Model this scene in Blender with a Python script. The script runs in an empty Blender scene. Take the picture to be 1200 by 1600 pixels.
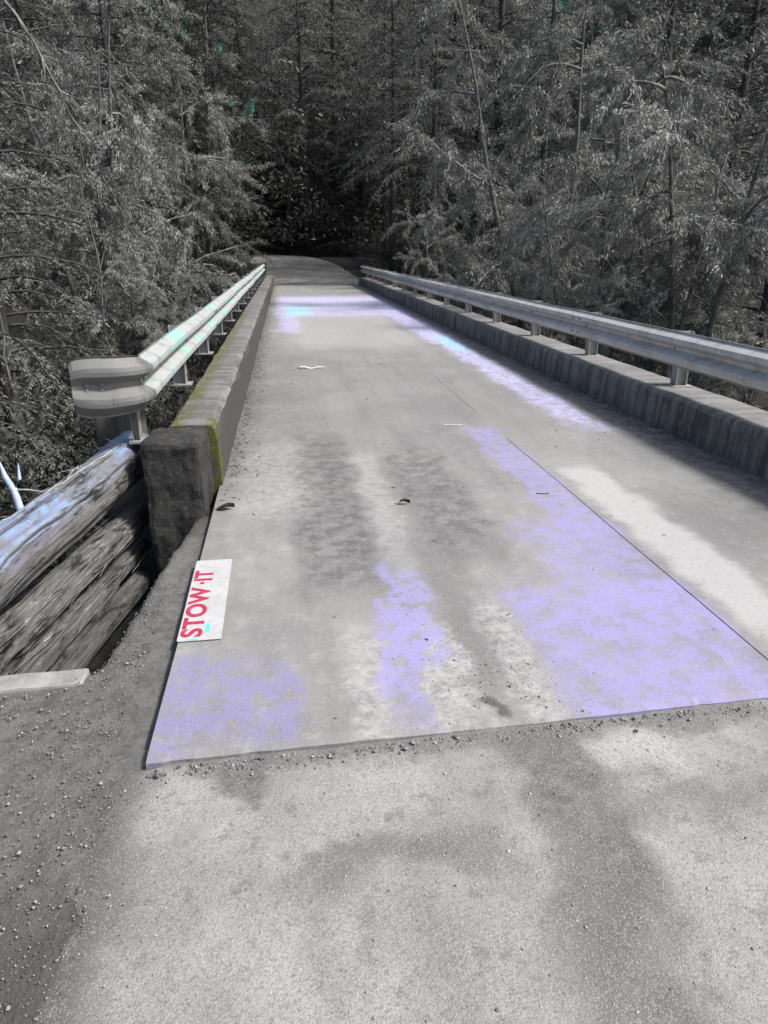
import bpy, bmesh, math, random
import numpy as np
from mathutils import Vector, Matrix, noise as mn

random.seed(7)
RNG = np.random.default_rng(11)
SC = bpy.context.scene
COL = SC.collection

# ------------------------------------------------------------------ camera, sky, sun, exposure
cam_d = bpy.data.cameras.new('camera')
cam_d.lens = 24.75; cam_d.sensor_width = 36.0; cam_d.sensor_fit = 'AUTO'
cam_d.clip_start = 0.05; cam_d.clip_end = 1000
cam = bpy.data.objects.new('camera', cam_d); COL.objects.link(cam)
cam.location = (0, 0, 1.5)
cam.rotation_euler = (math.radians(90 - 20.49), 0, math.radians(-7.615))
SC.camera = cam

SUN_EL, SUN_AZ = 52.0, 112.0          # azimuth clockwise from the bridge axis
w = bpy.data.worlds.new('World'); SC.world = w; w.use_nodes = True
nt = w.node_tree
sky = nt.nodes.new('ShaderNodeTexSky'); sky.sky_type = 'NISHITA'; sky.sun_disc = False
sky.sun_elevation = math.radians(SUN_EL); sky.sun_rotation = math.radians(SUN_AZ)
sky.air_density = 1.0; sky.dust_density = 4.0; sky.ozone_density = 1.0
bg = nt.nodes['Background']; bg.inputs['Strength'].default_value = 0.075
nt.links.new(sky.outputs[0], bg.inputs['Color'])

sd = bpy.data.lights.new('sun', 'SUN'); sd.energy = 2.4; sd.angle = math.radians(8); sd.color = (1.0, 0.97, 0.93)
sun = bpy.data.objects.new('sun', sd); COL.objects.link(sun)
e, a = math.radians(SUN_EL), math.radians(SUN_AZ)
sun.rotation_euler = Vector((math.sin(a) * math.cos(e), math.cos(a) * math.cos(e), math.sin(e))).to_track_quat('Z', 'Y').to_euler()
sun.location = (20, 10, 40)

SC.view_settings.view_transform = 'Standard'
try: SC.view_settings.look = 'None'
except Exception: pass
SC.view_settings.exposure = 1.12
SC.view_settings.gamma = 1.0
SC.view_settings.use_curve_mapping = False
SC.cycles.max_bounces = 6
SC.cycles.diffuse_bounces = 2
SC.cycles.transparent_max_bounces = 4

# ------------------------------------------------------------------ object helpers
def link(o, parent=None):
    COL.objects.link(o)
    if parent: o.parent = parent
    return o
def obj(name, mesh, m=None, parent=None, loc=(0, 0, 0), rot=(0, 0, 0), scale=None):
    o = bpy.data.objects.new(name, mesh)
    if m and not mesh.materials: mesh.materials.append(m)
    o.location = loc; o.rotation_euler = rot
    if scale: o.scale = scale
    return link(o, parent)
def empty(name, loc=(0, 0, 0), rot=(0, 0, 0)):
    o = bpy.data.objects.new(name, None); o.location = loc; o.rotation_euler = rot; o.empty_display_size = .1
    return link(o)
def tag(o, label=None, cat=None, group=None, kind=None):
    if label: o['label'] = label
    if cat: o['category'] = cat
    if group: o['group'] = group
    if kind: o['kind'] = kind
    return o
def pydata(name, v, f, smooth=False):
    m = bpy.data.meshes.new(name); m.from_pydata([tuple(p) for p in v], [], f); m.update()
    if smooth: m.polygons.foreach_set('use_smooth', [True] * len(m.polygons))
    return m
def npmesh(name, v, f, smooth=False):
    """v (n,3), f (m,k) numpy arrays with constant polygon size."""
    m = bpy.data.meshes.new(name)
    v = np.asarray(v, np.float32); f = np.asarray(f, np.int32); k = f.shape[1]
    m.vertices.add(len(v)); m.vertices.foreach_set('co', v.ravel())
    m.loops.add(f.size); m.loops.foreach_set('vertex_index', f.ravel())
    m.polygons.add(len(f)); m.polygons.foreach_set('loop_start', np.arange(0, f.size, k, dtype=np.int32))
    try: m.polygons.foreach_set('loop_total', np.full(len(f), k, np.int32))
    except Exception: pass
    if smooth: m.polygons.foreach_set('use_smooth', np.ones(len(f), bool))
    m.update(calc_edges=True); m.validate()
    return m
def boxmesh(name, x0, x1, y0, y1, z0, z1, bev=0.0, segs=1, cuts=0, rough=0.0):
    bm = bmesh.new(); bmesh.ops.create_cube(bm, size=1)
    for v in bm.verts:
        v.co = Vector(((x0 + x1) / 2 + v.co.x * (x1 - x0), (y0 + y1) / 2 + v.co.y * (y1 - y0), (z0 + z1) / 2 + v.co.z * (z1 - z0)))
    if bev: bmesh.ops.bevel(bm, geom=list(bm.edges), offset=bev, segments=segs, affect='EDGES', profile=.6)
    if cuts:
        bmesh.ops.triangulate(bm, faces=bm.faces[:])
        for _ in range(cuts):
            es = [e for e in bm.edges if e.calc_length() > .06]
            bmesh.ops.subdivide_edges(bm, edges=es, cuts=1, use_grid_fill=False)
            bmesh.ops.triangulate(bm, faces=bm.faces[:])
    if rough:
        for v in bm.verts:
            v.co += Vector(mn.noise_vector(v.co * 6)) * rough + Vector(mn.noise_vector(v.co * 22)) * rough * .4
    m = bpy.data.meshes.new(name); bm.to_mesh(m); bm.free()
    return m

def tubes(lines, sides=4):
    """lines: list of (pts (n,3), radii (n,)). returns v, quad faces."""
    V, F, off = [], [], 0
    ang = np.linspace(0, 2 * np.pi, sides, endpoint=False)
    ca, sa = np.cos(ang), np.sin(ang)
    for P, R in lines:
        P = np.asarray(P, float); R = np.asarray(R, float); n = len(P)
        T = np.gradient(P, axis=0); T /= np.linalg.norm(T, axis=1)[:, None] + 1e-9
        ref = np.where(np.abs(T[:, 2:3]) > .9, np.array([[1., 0, 0]]), np.array([[0, 0, 1.]]))
        A = np.cross(T, ref); A /= np.linalg.norm(A, axis=1)[:, None] + 1e-9
        B = np.cross(T, A)
        ring = P[:, None, :] + R[:, None, None] * (A[:, None, :] * ca[None, :, None] + B[:, None, :] * sa[None, :, None])
        V.append(ring.reshape(-1, 3))
        i = np.arange(n - 1)[:, None] * sides + np.arange(sides)[None, :]
        j = np.arange(n - 1)[:, None] * sides + (np.arange(sides)[None, :] + 1) % sides
        F.append(np.stack([i, j, j + sides, i + sides], -1).reshape(-1, 4) + off)
        off += n * sides
    return np.concatenate(V), np.concatenate(F)
def leaves_mesh(base, dirs, length, width, rng):
    """diamond leaves from base along dirs."""
    n = len(base)
    d = dirs / (np.linalg.norm(dirs, axis=1)[:, None] + 1e-9)
    r = rng.normal(size=(n, 3)); s = np.cross(d, r); s /= np.linalg.norm(s, axis=1)[:, None] + 1e-9
    L = np.asarray(length)[:, None]; W = np.asarray(width)[:, None]
    up = np.cross(s, d)
    v = np.stack([base, base + d * L * .45 + s * W, base + d * L + up * L * .08, base + d * L * .45 - s * W], 1)
    f = np.arange(n * 4).reshape(n, 4)
    return v.reshape(-1, 3), f

# ------------------------------------------------------------------ node helpers
class NG:
    def __init__(s, name):
        s.m = bpy.data.materials.new(name); s.m.use_nodes = True
        s.t = s.m.node_tree; s.b = s.t.nodes['Principled BSDF']
        s.b.inputs['Roughness'].default_value = .85
        s.b.inputs['Specular IOR Level'].default_value = .3
        g = s.t.nodes.new('ShaderNodeNewGeometry'); s.geo = g
        tc = s.t.nodes.new('ShaderNodeTexCoord'); s.oc = tc.outputs['Object']
    def n(s, k): return s.t.nodes.new(k)
    def set(s, sock, v):
        if hasattr(v, 'links') or isinstance(v, bpy.types.NodeSocket): s.t.links.new(v, sock)
        else:
            if sock.type == 'RGBA' and len(v) == 3: v = (*v, 1)
            sock.default_value = v
    def mth(s, op, a, b=None, clamp=False):
        x = s.n('ShaderNodeMath'); x.operation = op; x.use_clamp = clamp
        s.set(x.inputs[0], a)
        if b is not None: s.set(x.inputs[1], b)
        return x.outputs[0]
    def noise(s, scale, detail=4, rough=.55, co=None, dist=0, out='Fac'):
        x = s.n('ShaderNodeTexNoise'); s.set(x.inputs['Vector'], co or s.oc)
        x.inputs['Scale'].default_value = scale; x.inputs['Detail'].default_value = detail
        x.inputs['Roughness'].default_value = rough; x.inputs['Distortion'].default_value = dist
        return x.outputs[out]
    def voro(s, scale, co=None, out='Distance', feat='F1', rnd=1):
        x = s.n('ShaderNodeTexVoronoi'); x.feature = feat; s.set(x.inputs['Vector'], co or s.oc)
        x.inputs['Scale'].default_value = scale; x.inputs['Randomness'].default_value = rnd
        return x.outputs[out]
    def mapr(s, v, a, b, c=0., d=1., smooth=True):
        x = s.n('ShaderNodeMapRange'); x.interpolation_type = 'SMOOTHSTEP' if smooth else 'LINEAR'; x.clamp = True
        s.set(x.inputs[0], v)
        for i, q in zip((1, 2, 3, 4), (a, b, c, d)): x.inputs[i].default_value = q
        return x.outputs[0]
    def mix(s, f, a, b, blend='MIX'):
        x = s.n('ShaderNodeMix'); x.data_type = 'RGBA'; x.blend_type = blend; x.clamp_factor = True
        s.set(x.inputs[0], f); s.set(x.inputs[6], a); s.set(x.inputs[7], b)
        return x.outputs[2]
    def stretch(s, sc, co=None):
        x = s.n('ShaderNodeMapping'); s.set(x.inputs[0], co or s.oc); x.inputs['Scale'].default_value = sc
        return x.outputs[0]
    def xyz(s, co=None):
        x = s.n('ShaderNodeSeparateXYZ'); s.set(x.inputs[0], co or s.oc); return x.outputs
    def warp(s, amp, scale):
        c = s.noise(scale, 4, .6, out='Color')
        a = s.n('ShaderNodeVectorMath'); a.operation = 'SUBTRACT'; s.set(a.inputs[0], c); a.inputs[1].default_value = (.5, .5, .5)
        b = s.n('ShaderNodeVectorMath'); b.operation = 'MULTIPLY_ADD'; s.set(b.inputs[0], a.outputs[0]); b.inputs[1].default_value = (amp, amp * 2.2, 0)
        s.set(b.inputs[2], s.oc); return b.outputs[0]
    def box(s, c, x0, x1, y0, y1, sx=.12, sy=.3):
        """soft patch between four edges (a stain)."""
        X, Y = c[0], c[1]
        r = s.mth('MULTIPLY', s.mapr(X, x0 - sx / 2, x0 + sx / 2), s.mapr(X, x1 + sx / 2, x1 - sx / 2))
        q = s.mth('MULTIPLY', s.mapr(Y, y0 - sy / 2, y0 + sy / 2), s.mapr(Y, y1 + sy / 2, y1 - sy / 2))
        return s.mth('MULTIPLY', r, q)
    def bump(s, h, strength=.4, dist=.01):
        x = s.n('ShaderNodeBump'); s.set(x.inputs['Height'], h); x.inputs['Strength'].default_value = strength; x.inputs['Distance'].default_value = dist
        s.t.links.new(x.outputs[0], s.b.inputs['Normal'])
    def color(s, c, gain=1.0):
        if gain != 1.0: c = s.mix(1.0, c, (gain, gain, gain), 'MULTIPLY')
        s.set(s.b.inputs['Base Color'], c)
    def scale(s, f, k): return s.mth('MULTIPLY', f, k)

# ------------------------------------------------------------------ materials
def mat_deck():
    g = NG('deck_concrete')
    wp = g.warp(.34, 2.6); c = g.xyz(wp); st = g.xyz()
    n1 = g.noise(1.1, 6, .6); n2 = g.noise(9, 6, .65); n3 = g.noise(70, 3, .6); n4 = g.noise(230, 2, .5)
    streak = g.noise(3.0, 6, .65, g.stretch((1.7, .16, 1)))
    col = g.mix(g.mapr(n1, .3, .7), (.25, .25, .243), (.335, .333, .322))
    col = g.mix(g.scale(g.mapr(streak, .42, .68), .45), col, (.19, .19, .185))
    col = g.mix(g.scale(g.mapr(n2, .5, .72), .5), col, (.42, .42, .41))
    col = g.mix(g.scale(g.mapr(n2, .47, .3), .4), col, (.2, .2, .195))
    # grime: wheel tracks, the strip along the left kerb, the middle of the span
    mott = g.mapr(g.mth('ADD', n2, g.scale(g.noise(34, 4, .7), .35)), .52, .8, .2, 1)
    def grime(m, k, colr): 
        nonlocal col
        col = g.mix(g.scale(g.mth('MULTIPLY', m, mott), k), col, colr)
    grime(g.box(c, .0, .42, 2.95, 5.9, .14, .7), .95, (.13, .13, .127))
    grime(g.box(c, .68, 1.12, 3.3, 5.4, .16, .7), .9, (.13, .13, .127))
    grime(g.box(c, -.5, .25, 5.2, 12.5, .5, 3), .5, (.15, .15, .145))
    grime(g.box(c, -.6, 2.6, 5.6, 12.0, .6, 2.5), .42, (.19, .19, .183))
    grime(g.box(c, .58, .85, 2.1, 3.3, .12, .4), .5, (.15, .148, .143))
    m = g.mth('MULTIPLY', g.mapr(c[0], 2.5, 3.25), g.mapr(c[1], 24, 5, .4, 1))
    col = g.mix(g.scale(g.mth('MULTIPLY', m, mott), .9), col, (.06, .06, .058))  # right kerb strip: dirt and the kerb's soft shadow painted together
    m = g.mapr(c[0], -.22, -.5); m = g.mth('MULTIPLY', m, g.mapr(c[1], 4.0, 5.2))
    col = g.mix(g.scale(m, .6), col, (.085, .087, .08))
    grime(g.box(c, 2.3, 3.3, 3.2, 4.3, .3, .5), .5, (.14, .14, .135))
    # pale worn patches, and the sunlit far deck painted paler
    def pale(m, k, colr=(.52, .52, .51)):
        nonlocal col
        col = g.mix(g.scale(m, k), col, colr)
    spk = g.mapr(g.mth('ADD', g.noise(16, 7, .78), g.scale(g.noise(60, 3, .7), .3)), .5, .82)
    pale(g.box(c, 1.88, 2.2, 2.25, 4.75, .12, .5), .8)
    pale(g.mth('MULTIPLY', g.box(c, .45, .62, 1.9, 2.6, .08, .3), spk), .9)
    pale(g.mth('MULTIPLY', g.box(c, .16, .34, 1.9, 2.5, .1, .3), spk), .8)
    pale(g.mth('MULTIPLY', g.box(c, .76, .92, 1.95, 2.8, .1, .3), spk), .8)
    pale(g.mth('MULTIPLY', g.box(c, -.35, .1, 4.0, 5.6, .2, .5), spk), .5)
    pale(g.mth('MULTIPLY', g.box(c, .45, .6, 3.3, 5.2, .08, .5), spk), .5)
    pale(g.box(c, .0, 2.3, 11.5, 24, .5, 2.5), .55, (.45, .45, .44))  # sunlight on the far deck painted in as paler colour
    # lilac-blue tinted concrete; the paler tint paints the sunlit far band
    LIL, LIL_SUNLIT = (.36, .325, .62), (.58, .545, .86)
    rag = g.mapr(g.mth('ADD', g.noise(11, 6, .75), g.scale(g.noise(55, 3, .7), .35)), .56, .70)
    rag2 = g.mapr(g.mth('ADD', g.noise(8, 6, .72), g.scale(g.noise(45, 3, .7), .3)), .52, .74, .25, 1)
    def lilac(m, k, cc=LIL, r=True):
        nonlocal col
        m = g.mth('MULTIPLY', m, rag if r else rag2)
        col = g.mix(g.scale(m, k), col, cc)
    lilac(g.box(c, -.5, -.03, 1.9, 2.42, .06, .2), .72, (.28, .255, .48))
    lilac(g.box(c, .31, .46, 1.93, 2.75, .06, .2), .8)
    lilac(g.box(c, .40, .55, 2.3, 3.2, .06, .2), .8)
    lilac(g.box(c, .95, 1.80, 1.5, 2.9, .12, .2), .85, r=False)
    lilac(g.box(c, 1.25, 1.80, 2.4, 3.75, .2, .3), .7, r=False)
    lilac(g.box(c, 1.52, 1.8, 3.4, 6.1, .1, .3), .7)
    lilac(g.box(c, 2.5, 2.86, 5.9, 14, .2, .8), .75, LIL_SUNLIT, False)
    lilac(g.box(c, 2.4, 3.0, 12, 21, .2, 1), .8, LIL_SUNLIT, False)
    lilac(g.box(c, -.25, 3.0, 17.3, 25.0, .4, 1.6), .75, LIL_SUNLIT, False)
    pale(g.mth('MULTIPLY', g.box(c, -.2, 2.9, 19, 24, .3, 1.2), spk), .8, (.62, .66, .86))  # painted highlights over the sunlit far band
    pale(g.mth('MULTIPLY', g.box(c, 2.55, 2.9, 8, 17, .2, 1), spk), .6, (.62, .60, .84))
    lilac(g.box(c, -.15, .25, 14, 18, .2, 1), .7, LIL_SUNLIT, False)
    col = g.mix(g.scale(g.mapr(g.noise(24, 4, .75), .54, .66), .35), col, (.36, .358, .35))
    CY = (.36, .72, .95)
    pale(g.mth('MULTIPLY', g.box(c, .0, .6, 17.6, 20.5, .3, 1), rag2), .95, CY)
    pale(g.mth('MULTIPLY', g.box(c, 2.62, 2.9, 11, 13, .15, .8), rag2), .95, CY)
    # oily spot, fine speckle, specks of grit
    dx = g.mth('SUBTRACT', c[0], .655); dy = g.mth('SUBTRACT', c[1], 2.05)
    rr = g.mth('SQRT', g.mth('ADD', g.mth('MULTIPLY', dx, dx), g.mth('MULTIPLY', dy, dy)))
    col = g.mix(g.scale(g.mapr(rr, .06, .02), .75), col, (.07, .067, .06))
    col = g.mix(g.scale(g.mapr(n3, .55, .75), .35), col, (.12, .12, .115))
    col = g.mix(g.scale(g.mapr(n4, .58, .72), .4), col, (.55, .55, .53))
    pits = g.mapr(g.voro(42), .13, .06)
    pits = g.mth('MULTIPLY', pits, g.mapr(n2, .5, .62))
    col = g.mix(g.scale(pits, .6), col, (.07, .07, .065))
    g.color(col, .80)
    h = g.mth('ADD', g.scale(n3, .5), g.mth('ADD', g.scale(n2, 1.0), g.scale(n4, .35)))
    g.bump(h, .45, .008)
    g.set(g.b.inputs['Roughness'], g.mapr(n1, .3, .7, .7, .9))
    return g.m
def mat_road():
    g = NG('gravel_road')
    wp = g.warp(.22, 4); c = g.xyz(wp)
    n1 = g.noise(1.6, 6, .62); n2 = g.noise(12, 6, .68); n3 = g.noise(90, 3, .6)
    vc = g.voro(250, out='Color'); vd = g.voro(250)
    col = g.mix(g.mapr(n1, .3, .7), (.27, .268, .259), (.45, .446, .43))
    col = g.mix(g.scale(g.mapr(n2, .47, .33), .7), col, (.19, .188, .178))
    def dirt(m, k, cc=(.165, .162, .152)):
        nonlocal col
        col = g.mix(g.scale(g.mth('MULTIPLY', m, g.mapr(n2, .3, .6, .55, 1)), k), col, cc)
    dirt(g.box(c, -.29, -.1, 1.66, 1.9, .06, .08), 1.0, (.12, .118, .11))
    dirt(g.box(c, -.6, 1.6, 1.81, 2.0, .1, .07), .9)
    dirt(g.box(c, -.1, .5, 1.34, 1.46, .2, .16), .6)
    dirt(g.box(c, .1, .62, 1.36, 1.46, .2, .1), .45, (.11, .108, .10))
    dirt(g.box(c, -.02, .3, 1.76, 1.9, .2, .1), .6)
    dirt(g.box(c, -.05, .1, 1.38, 1.47, .08, .07), .6, (.13, .13, .12))
    dirt(g.box(c, .64, .9, 1.1, 1.95, .1, .2), 1.0, (.14, .138, .13))
    dirt(g.box(c, .56, .80, .7, 1.3, .1, .2), .9)
    dirt(g.box(c, .8, 1.7, 1.44, 1.55, .15, .1), .7)
    dirt(g.box(c, -.6, -.35, 1.3, 1.6, .2, .2), .35)
    dirt(g.box(c, -.03, .06, .9, 1.3, .08, .2), .4)
    dirt(g.box(c, .25, .33, .9, 1.35, .08, .2), .35)
    col = g.mix(g.scale(g.box(c, .92, 1.2, 1.6, 1.75, .1, .1), .7), col, (.52, .515, .5))
    col = g.mix(g.scale(g.mth('MULTIPLY', g.mapr(c[0], -.42, -.57), g.mapr(n2, .25, .5, .7, 1)), 1.0), col, (.135, .133, .126))
    # embedded grit
    bw = g.n('ShaderNodeRGBToBW'); g.set(bw.inputs[0], vc)
    col = g.mix(g.scale(g.mapr(bw.outputs[0], .66, .8), .25), col, (.46, .455, .44))
    col = g.mix(g.scale(g.mapr(bw.outputs[0], .34, .22), .3), col, (.14, .138, .13))
    n4 = g.noise(190, 3, .7)
    col = g.mix(g.scale(g.mapr(n3, .52, .66), .45), col, (.17, .167, .157))
    col = g.mix(g.scale(g.mapr(n4, .54, .66), .4), col, (.62, .615, .6))
    col = g.mix(g.scale(g.mapr(n4, .46, .34), .45), col, (.13, .128, .12))
    g.color(col, .77)
    g.bump(g.mth('ADD', g.scale(n2, 1.2), g.mth('ADD', g.scale(vd, -.4), g.scale(n3, .5))), .4, .008)
    return g.m
def mat_ground():
    g = NG('earth_and_grit')
    P = g.xyz()
    n1 = g.noise(.8, 6, .6); n2 = g.noise(14, 6, .7); n3 = g.noise(100, 3, .6)
    soil = g.mix(g.mapr(n2, .35, .65), (.022, .021, .018), (.05, .048, .04))
    soil = g.mix(g.scale(g.mapr(n1, .5, .65), .6), soil, (.03, .038, .02))
    grit = g.mix(g.mapr(n2, .32, .66), (.13, .128, .12), (.225, .222, .21))
    grit = g.mix(g.scale(g.mapr(n3, .55, .7), .5), grit, (.3, .295, .28))
    near = g.mth('MULTIPLY', g.mapr(P[1], 4.6, 3.6), g.mth('MULTIPLY', g.mapr(P[0], -2.6, -1.5), g.mapr(P[2], -.3, -.14)))
    grit = g.mix(g.scale(g.mapr(P[1], 1.7, 1.15), .75), grit, (.085, .083, .078))
    far = g.mth('MULTIPLY', g.mapr(P[1], 30, 33), g.scale(g.mapr(n1, .35, .7), .0))
    g.color(g.mix(g.mth('MAXIMUM', near, far), soil, grit), .66)
    g.bump(g.mth('ADD', n2, g.scale(n3, .4)), .7, .02)
    return g.m
def mat_simple(name, c0, c1, scale=6, rough=.85, bump=.3, dist=.01, metal=0, stretch=None, c2=None):
    g = NG(name); co = g.stretch(stretch) if stretch else None
    n1 = g.noise(scale, 6, .65, co); n2 = g.noise(scale * 8, 4, .6, co)
    col = g.mix(g.mapr(n1, .32, .68), c0, c1)
    if c2: col = g.mix(g.scale(g.mapr(n2, .52, .68), .7), col, c2)
    g.color(col); g.b.inputs['Metallic'].default_value = metal
    g.set(g.b.inputs['Roughness'], g.mapr(n1, .3, .7, rough - .08, min(1, rough + .08)))
    if bump: g.bump(g.mth('ADD', n1, g.scale(n2, .4)), bump, dist)
    return g.m
def mat_curb(name, mossy):
    g = NG(name); wp = g.warp(.2, 5); c = g.xyz(wp)
    n1 = g.noise(2.2, 6, .65); n2 = g.noise(14, 6, .7); n3 = g.noise(80, 3, .6)
    drip = g.noise(4, 5, .6, g.stretch((.5, 2.2, .25)))
    col = g.mix(g.mapr(n1, .3, .7), (.15, .15, .145), (.25, .25, .243))
    col = g.mix(g.scale(g.mapr(drip, .42, .6), .8), col, (.06, .06, .057))
    col = g.mix(g.scale(g.mapr(n2, .52, .7), .5), col, (.33, .33, .32))
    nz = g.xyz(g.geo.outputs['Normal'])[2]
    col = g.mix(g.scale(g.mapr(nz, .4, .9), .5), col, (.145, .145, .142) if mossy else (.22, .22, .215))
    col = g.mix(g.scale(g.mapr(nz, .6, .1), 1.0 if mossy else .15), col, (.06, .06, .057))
    if mossy:
        mm = g.mth('MAXIMUM', g.box(c, -.95, -.70, 4.3, 5.2, .1, .3), g.box(c, -.86, -.70, 5.4, 6.2, .1, .4))
        mm = g.mth('MAXIMUM', mm, g.mth('MAXIMUM', g.box(c, -.56, -.4, 4.4, 4.8, .08, .2), g.scale(g.box(c, -.9, -.68, 5, 14, .12, 3), .8)))
        mm = g.mth('MAXIMUM', mm, g.box(c, -.6, -.3, 27.5, 31, .1, .5))
        mm = g.mth('MULTIPLY', mm, g.mapr(n2, .42, .5))
        col = g.mix(g.scale(mm, .95), col, g.mix(g.mapr(n3, .35, .65), (.06, .066, .014), (.115, .12, .03)))
    g.color(col); g.bump(g.mth('ADD', n2, g.scale(n3, .5)), .6, .012)
    return g.m
def mat_galv(name, base, streaky=.5, metal=.3, ro=.48, tint=None):
    g = NG(name); n1 = g.noise(3, 6, .65); n2 = g.noise(40, 4, .6); dr = g.noise(5, 5, .6, g.stretch((2, 1.6, .2)))
    lo = tuple(v * .55 for v in base)
    col = g.mix(g.mapr(n1, .35, .7), base, tuple(v * .8 for v in base))
    col = g.mix(g.scale(g.mapr(dr, .5, .66), streaky), col, lo)
    col = g.mix(g.scale(g.mapr(n2, .6, .72), .4), col, (.2, .19, .17))
    if tint: col = g.mix(g.scale(g.mapr(g.noise(2.3, 3, .6, g.stretch((1, .5, 2.5))), .5, .62), .6), col, tint)
    g.color(col); g.b.inputs['Metallic'].default_value = metal
    g.set(g.b.inputs['Roughness'], g.mapr(n1, .3, .7, ro, ro + .18))
    g.bump(n2, .12, .003)
    return g.m
def mat_log(name, c0, c1, c2, blue=0):
    g = NG(name)
    fib = g.noise(9, 8, .74, g.stretch((1, 1, .3)), .5); fine = g.noise(48, 5, .7, g.stretch((1, 1, .2)), .4); n1 = g.noise(2.5, 5, .6)
    col = g.mix(g.mapr(fib, .33, .62), c0, c1)
    col = g.mix(g.scale(g.mapr(fine, .55, .7), .6), col, c2)
    col = g.mix(g.scale(g.mapr(fib, .47, .38), .95), col, (.010, .010, .009))
    if blue:
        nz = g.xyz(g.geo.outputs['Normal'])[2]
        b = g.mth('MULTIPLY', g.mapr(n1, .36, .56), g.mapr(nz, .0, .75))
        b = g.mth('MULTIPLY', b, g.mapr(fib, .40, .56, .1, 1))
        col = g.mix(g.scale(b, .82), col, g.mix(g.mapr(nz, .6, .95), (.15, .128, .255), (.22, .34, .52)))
    g.color(col); g.bump(g.mth('ADD', fib, g.scale(fine, .6)), .8, .015)
    return g.m
def mat_leaf(name, c0, c1, c2, spread=.5, patch=None):
    g = NG(name)
    r = g.geo.outputs['Random Per Island']
    oi = g.n('ShaderNodeObjectInfo').outputs['Random']
    n = g.noise(.9, 3, .6)
    col = g.mix(g.mapr(r, 0, 1, smooth=False), c0, c1)
    col = g.mix(g.scale(g.mapr(n, .45, .65), spread), col, c2)
    col = g.mix(g.scale(g.mapr(oi, 0, 1), .3), col, c0)
    if patch: col = g.mix(g.mapr(g.noise(.55, 2, .5), .53, .6), col, patch)
    g.color(col); g.b.inputs['Roughness'].default_value = .55
    tr = g.n('ShaderNodeBsdfTranslucent'); g.set(tr.inputs[0], col); ms = g.n('ShaderNodeMixShader'); ms.inputs[0].default_value = .22
    g.t.links.new(g.b.outputs[0], ms.inputs[1]); g.t.links.new(tr.outputs[0], ms.inputs[2]); g.t.links.new(ms.outputs[0], g.t.nodes['Material Output'].inputs[0])
    g.b.inputs['Specular IOR Level'].default_value = .35
    return g.m

M = dict(
    deck=mat_deck(), road=mat_road(), ground=mat_ground(),
    curb=mat_curb('curb_concrete', False), curb_moss=mat_curb('mossy_curb_concrete', True),
    abut=mat_simple('dark_abutment_concrete', (.022, .022, .021), (.05, .05, .048), 5, .9, .5, .015, c2=(.075, .075, .072)),
    galv=mat_galv('galvanised_steel', (.62, .615, .595), .6, .15, .46), galv_pale=mat_galv('bright_galvanised_steel', (.44, .46, .455), .7, .25, .52, (.27, .56, .50)),
    galv_dull=mat_galv('dull_weathered_steel', (.19, .19, .184), 1.0, .05, .66),
    post=mat_simple('grey_post_steel', (.25, .25, .245), (.36, .36, .35), 9, .6, .2, .004, .3),
    timber=mat_simple('dark_weathered_timber', (.05, .047, .042), (.12, .115, .105), 7, .9, .7, .012, stretch=(1, 1, .12)),
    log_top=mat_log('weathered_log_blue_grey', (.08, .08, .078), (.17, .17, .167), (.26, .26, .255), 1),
    log_rot=mat_log('rotten_log_fibres', (.045, .044, .042), (.15, .149, .146), (.46, .457, .45)),
    log_low=mat_log('dark_damp_log', (.035, .034, .032), (.10, .099, .095), (.22, .218, .21)),
    bark=mat_simple('grey_bark', (.03, .029, .027), (.085, .083, .079), 6, .9, .6, .02, stretch=(1, 1, .25)),
    pale_bark=mat_simple('pale_lichen_bark', (.06, .059, .056), (.17, .168, .162), 8, .9, .3, .01),
    twig=mat_simple('pale_dry_twig', (.09, .089, .085), (.26, .257, .248), 5, .9, .2, .004),
    cedar=mat_leaf('dull_cedar_sprays', (.06, .064, .057), (.20, .208, .19), (.25, .257, .235), .7),
    pale_leaf=mat_leaf('grey_green_leaves', (.12, .125, .113), (.28, .287, .266), (.40, .405, .38), .75),
    teal_leaf=mat_leaf('blue_green_leaves', (.10, .105, .094), (.28, .287, .266), (.36, .365, .34), .5, (.10, .36, .28)),
    dark_leaf=mat_leaf('dark_undergrowth', (.006, .007, .006), (.026, .028, .024), (.04, .042, .037)),
    wood_leaf=mat_leaf('far_wood_foliage', (.025, .027, .024), (.095, .1, .09), (.15, .155, .142)),
    stone=None)
def mat_stone(name, a_, b_):
    g = NG(name); r = g.geo.outputs['Random Per Island']
    g.color(g.mix(g.mapr(r, 0, 1, smooth=False), a_, b_)); return g.m
M['stone'] = mat_stone('mixed_grit_stones', (.07, .069, .066), (.33, .328, .32))
M['stone2'] = mat_stone('pale_road_stones', (.12, .118, .112), (.42, .416, .405))

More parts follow.
